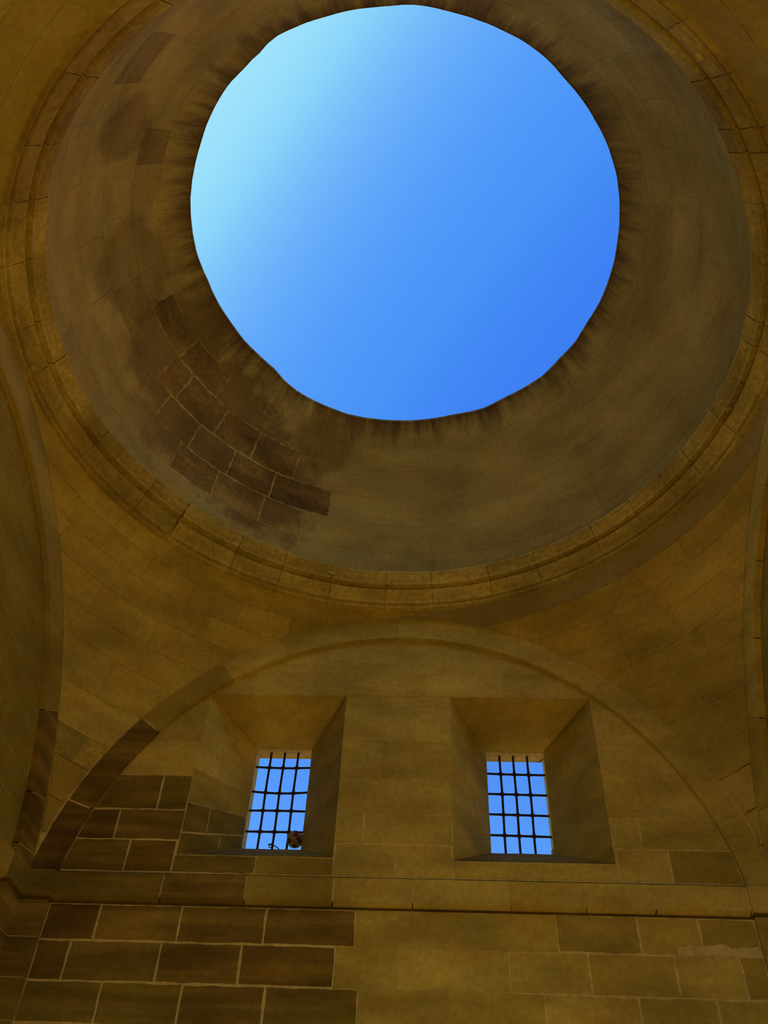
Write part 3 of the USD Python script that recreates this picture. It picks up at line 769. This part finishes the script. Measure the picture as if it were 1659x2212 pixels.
WL = ["splayed window embrasure with the ball stuck in its grille", "splayed window embrasure whose grille is empty, right-hand one"]
for wi, w in enumerate(WINDOWS):
    t_ = thing(f"window_{wi + 1}", WL[wi], "window", "structure")
    r_ = np.random.default_rng(300 + wi)
    (xo0, xo1), (xi0, xi1), (zo0, zo1), (zi0, zi1) = w["xo"], w["xi"], w["zo"], w["zi"]
    y0, y1, y2 = Y_LUN, Y_IN, Y_OUT
    faces = {
        "jamb_stone": ([(xo0, y0, zo0), (xi0, y1, zi0), (xi0, y1, zi1), (xo0, y0, zo1)], [0, .12, .3, .5, .72, 1], [0.5]),
        "jamb_stone ": ([(xi1, y1, zi0), (xo1, y0, zo0), (xo1, y0, zo1), (xi1, y1, zi1)], [0, .22, .4, .62, .82, 1], [0.55]),
        "head_stone": ([(xi0, y1, zi1), (xi1, y1, zi1), (xo1, y0, zo1), (xo0, y0, zo1)], [0, 1], [0.3, 0.68]),
        "sill_stone": ([(xo0, y0, zo0), (xo1, y0, zo0), (xi1, y1, zi0), (xi0, y1, zi0)], [0, 1], [0.33, 0.7]),
    }
    for fi, (nm, (c, hs, cuts)) in enumerate(faces.items()):
        sf, W_, H_ = quad(c)
        if nm.startswith("jamb"):
            ws = lambda k: [0, cuts[0] + 0.12 * (-1) ** k, 1]
        else:
            ws = lambda k: [0, *cuts, 1]
        bd = tile(box(0, 0, W_, H_), sf, 0, -0.005, 0.01, 0, cell=0.4)
        obj("mortar_bed", bd, M["mortar_pale"][0], t_)
        for k in range(len(hs) - 1):
            x = ws(k)
            for i in range(len(x) - 1):
                bare = wi == 0 and nm == "jamb_stone" and k < 2
                t = tile(box(x[i] * W_, hs[k] * H_, x[i + 1] * W_, hs[k + 1] * H_), sf, 0.010 if bare else 0.003, r_.uniform(-0.002, 0.002), 0.02, 0.003, 0.005 if bare else 0.001, cell=0.4, seed=fi * 30 + k * 5 + i)
                obj(nm.strip(), t, pick("drab" if fi == 3 or bare else "olive" if fi == 1 or (wi == 0 and fi == 0 and k < 3) else "lower", r_), t_)  # right-hand jambs get the duller olive to paint in their shade
    # reveal round the grille, of paler stone
    e = 0.012
    for nm, b in (("reveal_stone", [[xi0 - .3, y1 + .012, zi0 - .3], [xi0 - e, y2, zi1 + .3]]), ("reveal_stone", [[xi1 + e, y1 + .012, zi0 - .3], [xi1 + .3, y2, zi1 + .3]]),
                  ("reveal_stone", [[xi0 - e, y1 + .012, zi1 + e * .4], [xi1 + e, y2, zi1 + .3]]), ("reveal_stone", [[xi0 - e, y1 + .012, zi0 - .3], [xi1 + e, y2, zi0 - 0.004]])):
        mm = trimesh.creation.box(bounds=b)
        mm = mm.subdivide_to_size(0.12)
        v = np.array(mm.vertices); v += 0.010 * (meshkit.fbm(v * 9 + wi * 3, 3, 6)[:, None] - 0.5) * [1, 0, 1]
        mm.vertices = v
        obj(nm, mm, M["reveal"][0], t_)
    if wi == 1:                                     # lump of plaster left on the jamb
        mm = trimesh.creation.icosphere(3, 0.036); v = np.array(mm.vertices); v *= 1 + 0.5 * (meshkit.fbm(v * 40, 3, 2)[:, None] - 0.5)
        mm.vertices = v * [0.8, 0.8, 1.25] + [xi1 + 0.008, y1 + 0.10, 5.474]
        obj("plaster_lump", mm, M["reveal"][0], t_, smooth=True)

# ---- iron grilles
def sweep(pts, r, sides=8):
    pts = np.asarray(pts, float); T = np.gradient(pts, axis=0); T /= np.linalg.norm(T, axis=1, keepdims=True)
    up = np.array([0, 1.0, 0]) if abs(T[0][1]) < 0.9 else np.array([0, 0, 1.0])
    A = np.cross(T, up); A /= np.linalg.norm(A, axis=1, keepdims=True); B = np.cross(T, A)
    rr = np.broadcast_to(r, len(pts))
    ph = np.linspace(0, 2 * np.pi, sides, endpoint=False)
    V = (pts[:, None] + rr[:, None, None] * (A[:, None] * np.cos(ph)[None, :, None] + B[:, None] * np.sin(ph)[None, :, None])).reshape(-1, 3)
    F = []
    for i in range(len(pts) - 1):
        for j in range(sides):
            a, b, c, d = i * sides + j, i * sides + (j + 1) % sides, (i + 1) * sides + j, (i + 1) * sides + (j + 1) % sides
            F += [[a, b, d], [a, d, c]]
    n = len(V); V = np.vstack([V, pts[0], pts[-1]])
    for j in range(sides):
        F += [[n, (j + 1) % sides, j], [n + 1, (len(pts) - 1) * sides + j, (len(pts) - 1) * sides + (j + 1) % sides]]
    return trimesh.Trimesh(V, F, process=False)


Y_GR = YF + 1.27
GR = [dict(xv=(-1.974, -1.766, -1.561), zh=(6.717, 6.315, 6.017, 5.70), sag=(-0.012, -0.022, 0.004, 0.0), label="wrought-iron bar grille in the left window, with the ball wedged in it"),
      dict(xv=(1.494, 1.696, 1.904), zh=(6.667, 6.342, 6.027, 5.716), sag=(-0.004, 0.0, 0.0, 0.0), label="wrought-iron bar grille in the right window, with empty openings")]
for wi, (g, w) in enumerate(zip(GR, WINDOWS)):
    t_ = thing("iron_grille", g["label"], "window grille")
    (xi0, xi1), (zi0, zi1) = w["xi"], w["zi"]
    lean = 0.0
    for x in g["xv"]:
        z = np.linspace(zi0 - 0.03, zi1 + 0.02, 40)
        r = 0.0165 + 0.007 * sum(np.exp(-((z - h) / 0.03) ** 2) for h in g["zh"]) + 0.010 * np.exp(-((z - zi1) / 0.016) ** 2)
        obj("vertical_bar", sweep(np.stack([x + 0.003 * np.sin(z * 5 + x), np.full_like(z, Y_GR), z], 1), r), IRON, t_, smooth=40)
    for h, s in zip(g["zh"], g["sag"]):
        x = np.linspace(xi0 - 0.03, xi1 + 0.03, 40); k = (x - xi0) / (xi1 - xi0)
        slope = -0.012 if wi else 0.0
        r = 0.0165 + 0.008 * sum(np.exp(-((x - v) / 0.03) ** 2) for v in g["xv"])
        obj("horizontal_bar", sweep(np.stack([x, np.full_like(x, Y_GR), h + s * np.sin(np.pi * k) + slope * (k - 0.0)], 1), r), IRON, t_, smooth=40)

# ---- the ball stuck in the left grille
BC, BR = np.array([-1.4455, YF + 1.212, 5.567]), 0.117
ball = thing("football", "old pale and maroon leather football wedged in the lower right corner of the left window", "ball")
ico = trimesh.creation.icosphere(5, 1.0)
cen = np.array(ico.triangles_center); cen /= np.linalg.norm(cen, axis=1, keepdims=True)
to_eye = EYE - BC; to_eye /= np.linalg.norm(to_eye)
bx = RIGHT - to_eye * (RIGHT @ to_eye); bx /= np.linalg.norm(bx); by = np.cross(to_eye, bx)
def bdir(px, py):
    return bx * px + by * py + to_eye * math.sqrt(max(0.02, 1 - px * px - py * py))
sites = [((-0.42, -0.02), 0), ((0.10, -0.30), 0), ((-0.35, -0.36), 0), ((-0.10, 0.16), 0), ((0.05, 0.52), 1), ((0.36, 0.12), 1), ((0.55, -0.18), 1), ((0.55, 0.48), 0), ((-0.30, 0.75), 0), ((-0.78, -0.10), 1), ((-0.85, 0.35), 0),
         ((0.02, -0.72), 1), ((0.50, -0.62), 0), ((-0.52, -0.75), 0), ((0.86, 0.10), 0), ((0.15, 0.90), 1), ((0.88, -0.35), 1)]
sd_ = np.array([bdir(*s) for s, _ in sites] + [-bdir(*s) for s, _ in sites[:12]]); sc_ = [c for _, c in sites] + [k % 2 for k in range(12)]
near = np.argmax(cen @ sd_.T, 1)
obj("ball_core", trimesh.Trimesh(ico.vertices * (BR - 0.0018) + BC, ico.faces, process=False), BALL_SEAM, ball, smooth=True)
for k in range(len(sd_)):
    fs = ico.faces[near == k]
    if len(fs) == 0:
        continue
    ids, inv = np.unique(fs, return_inverse=True)
    v = np.array(ico.vertices)[ids]; c = sd_[k]
    edge = np.sort(v @ sd_.T, 1); d = edge[:, -1] - edge[:, -2]
    rad = BR - 0.0022 * np.exp(-(np.abs(d) / 0.02) ** 2)
    pn = obj("panel", (v * rad[:, None] + BC, inv.reshape(-1, 3)), BALL_DARK if sc_[k] else BALL_PALE, ball, smooth=True)
    if sc_[k]:
        pn.SetCustomDataByKey("label", "maroon panel")

# ---- loose wires caught in the grilles
t = np.linspace(0, 1, 40)
loop = np.stack([-1.782 + 0.032 * np.cos(2 * np.pi * t * 0.86 + 3.9), np.full(40, Y_GR - 0.05), 5.475 + 0.026 * np.sin(2 * np.pi * t * 0.86 + 3.9)], 1)[::-1]
tail = np.stack([np.linspace(loop[0, 0], -1.650, 14)[1:], np.full(13, Y_GR - 0.05), loop[0, 2] + np.linspace(0, 1, 14)[1:] * 0.05 - 0.11 * np.linspace(0, 1, 14)[1:] ** 2], 1)
loop = loop[::-1]
wv = obj("loose_wire", sweep(np.vstack([loop, tail]), 0.007, 6), IRON, smooth=40)
tag(wv, "curled loose wire on the sill of the left window", "wire")
q = np.linspace(0, 1, 14)
hk = obj("loose_wire", sweep(np.stack([2.145 - 0.105 * q, np.full(14, Y_GR), 6.935 - 0.062 * q - 0.02 * np.sin(q * 3.1)], 1), 0.005, 6), IRON, smooth=40)
tag(hk, "short bent wire in the upper right corner of the right window", "wire")
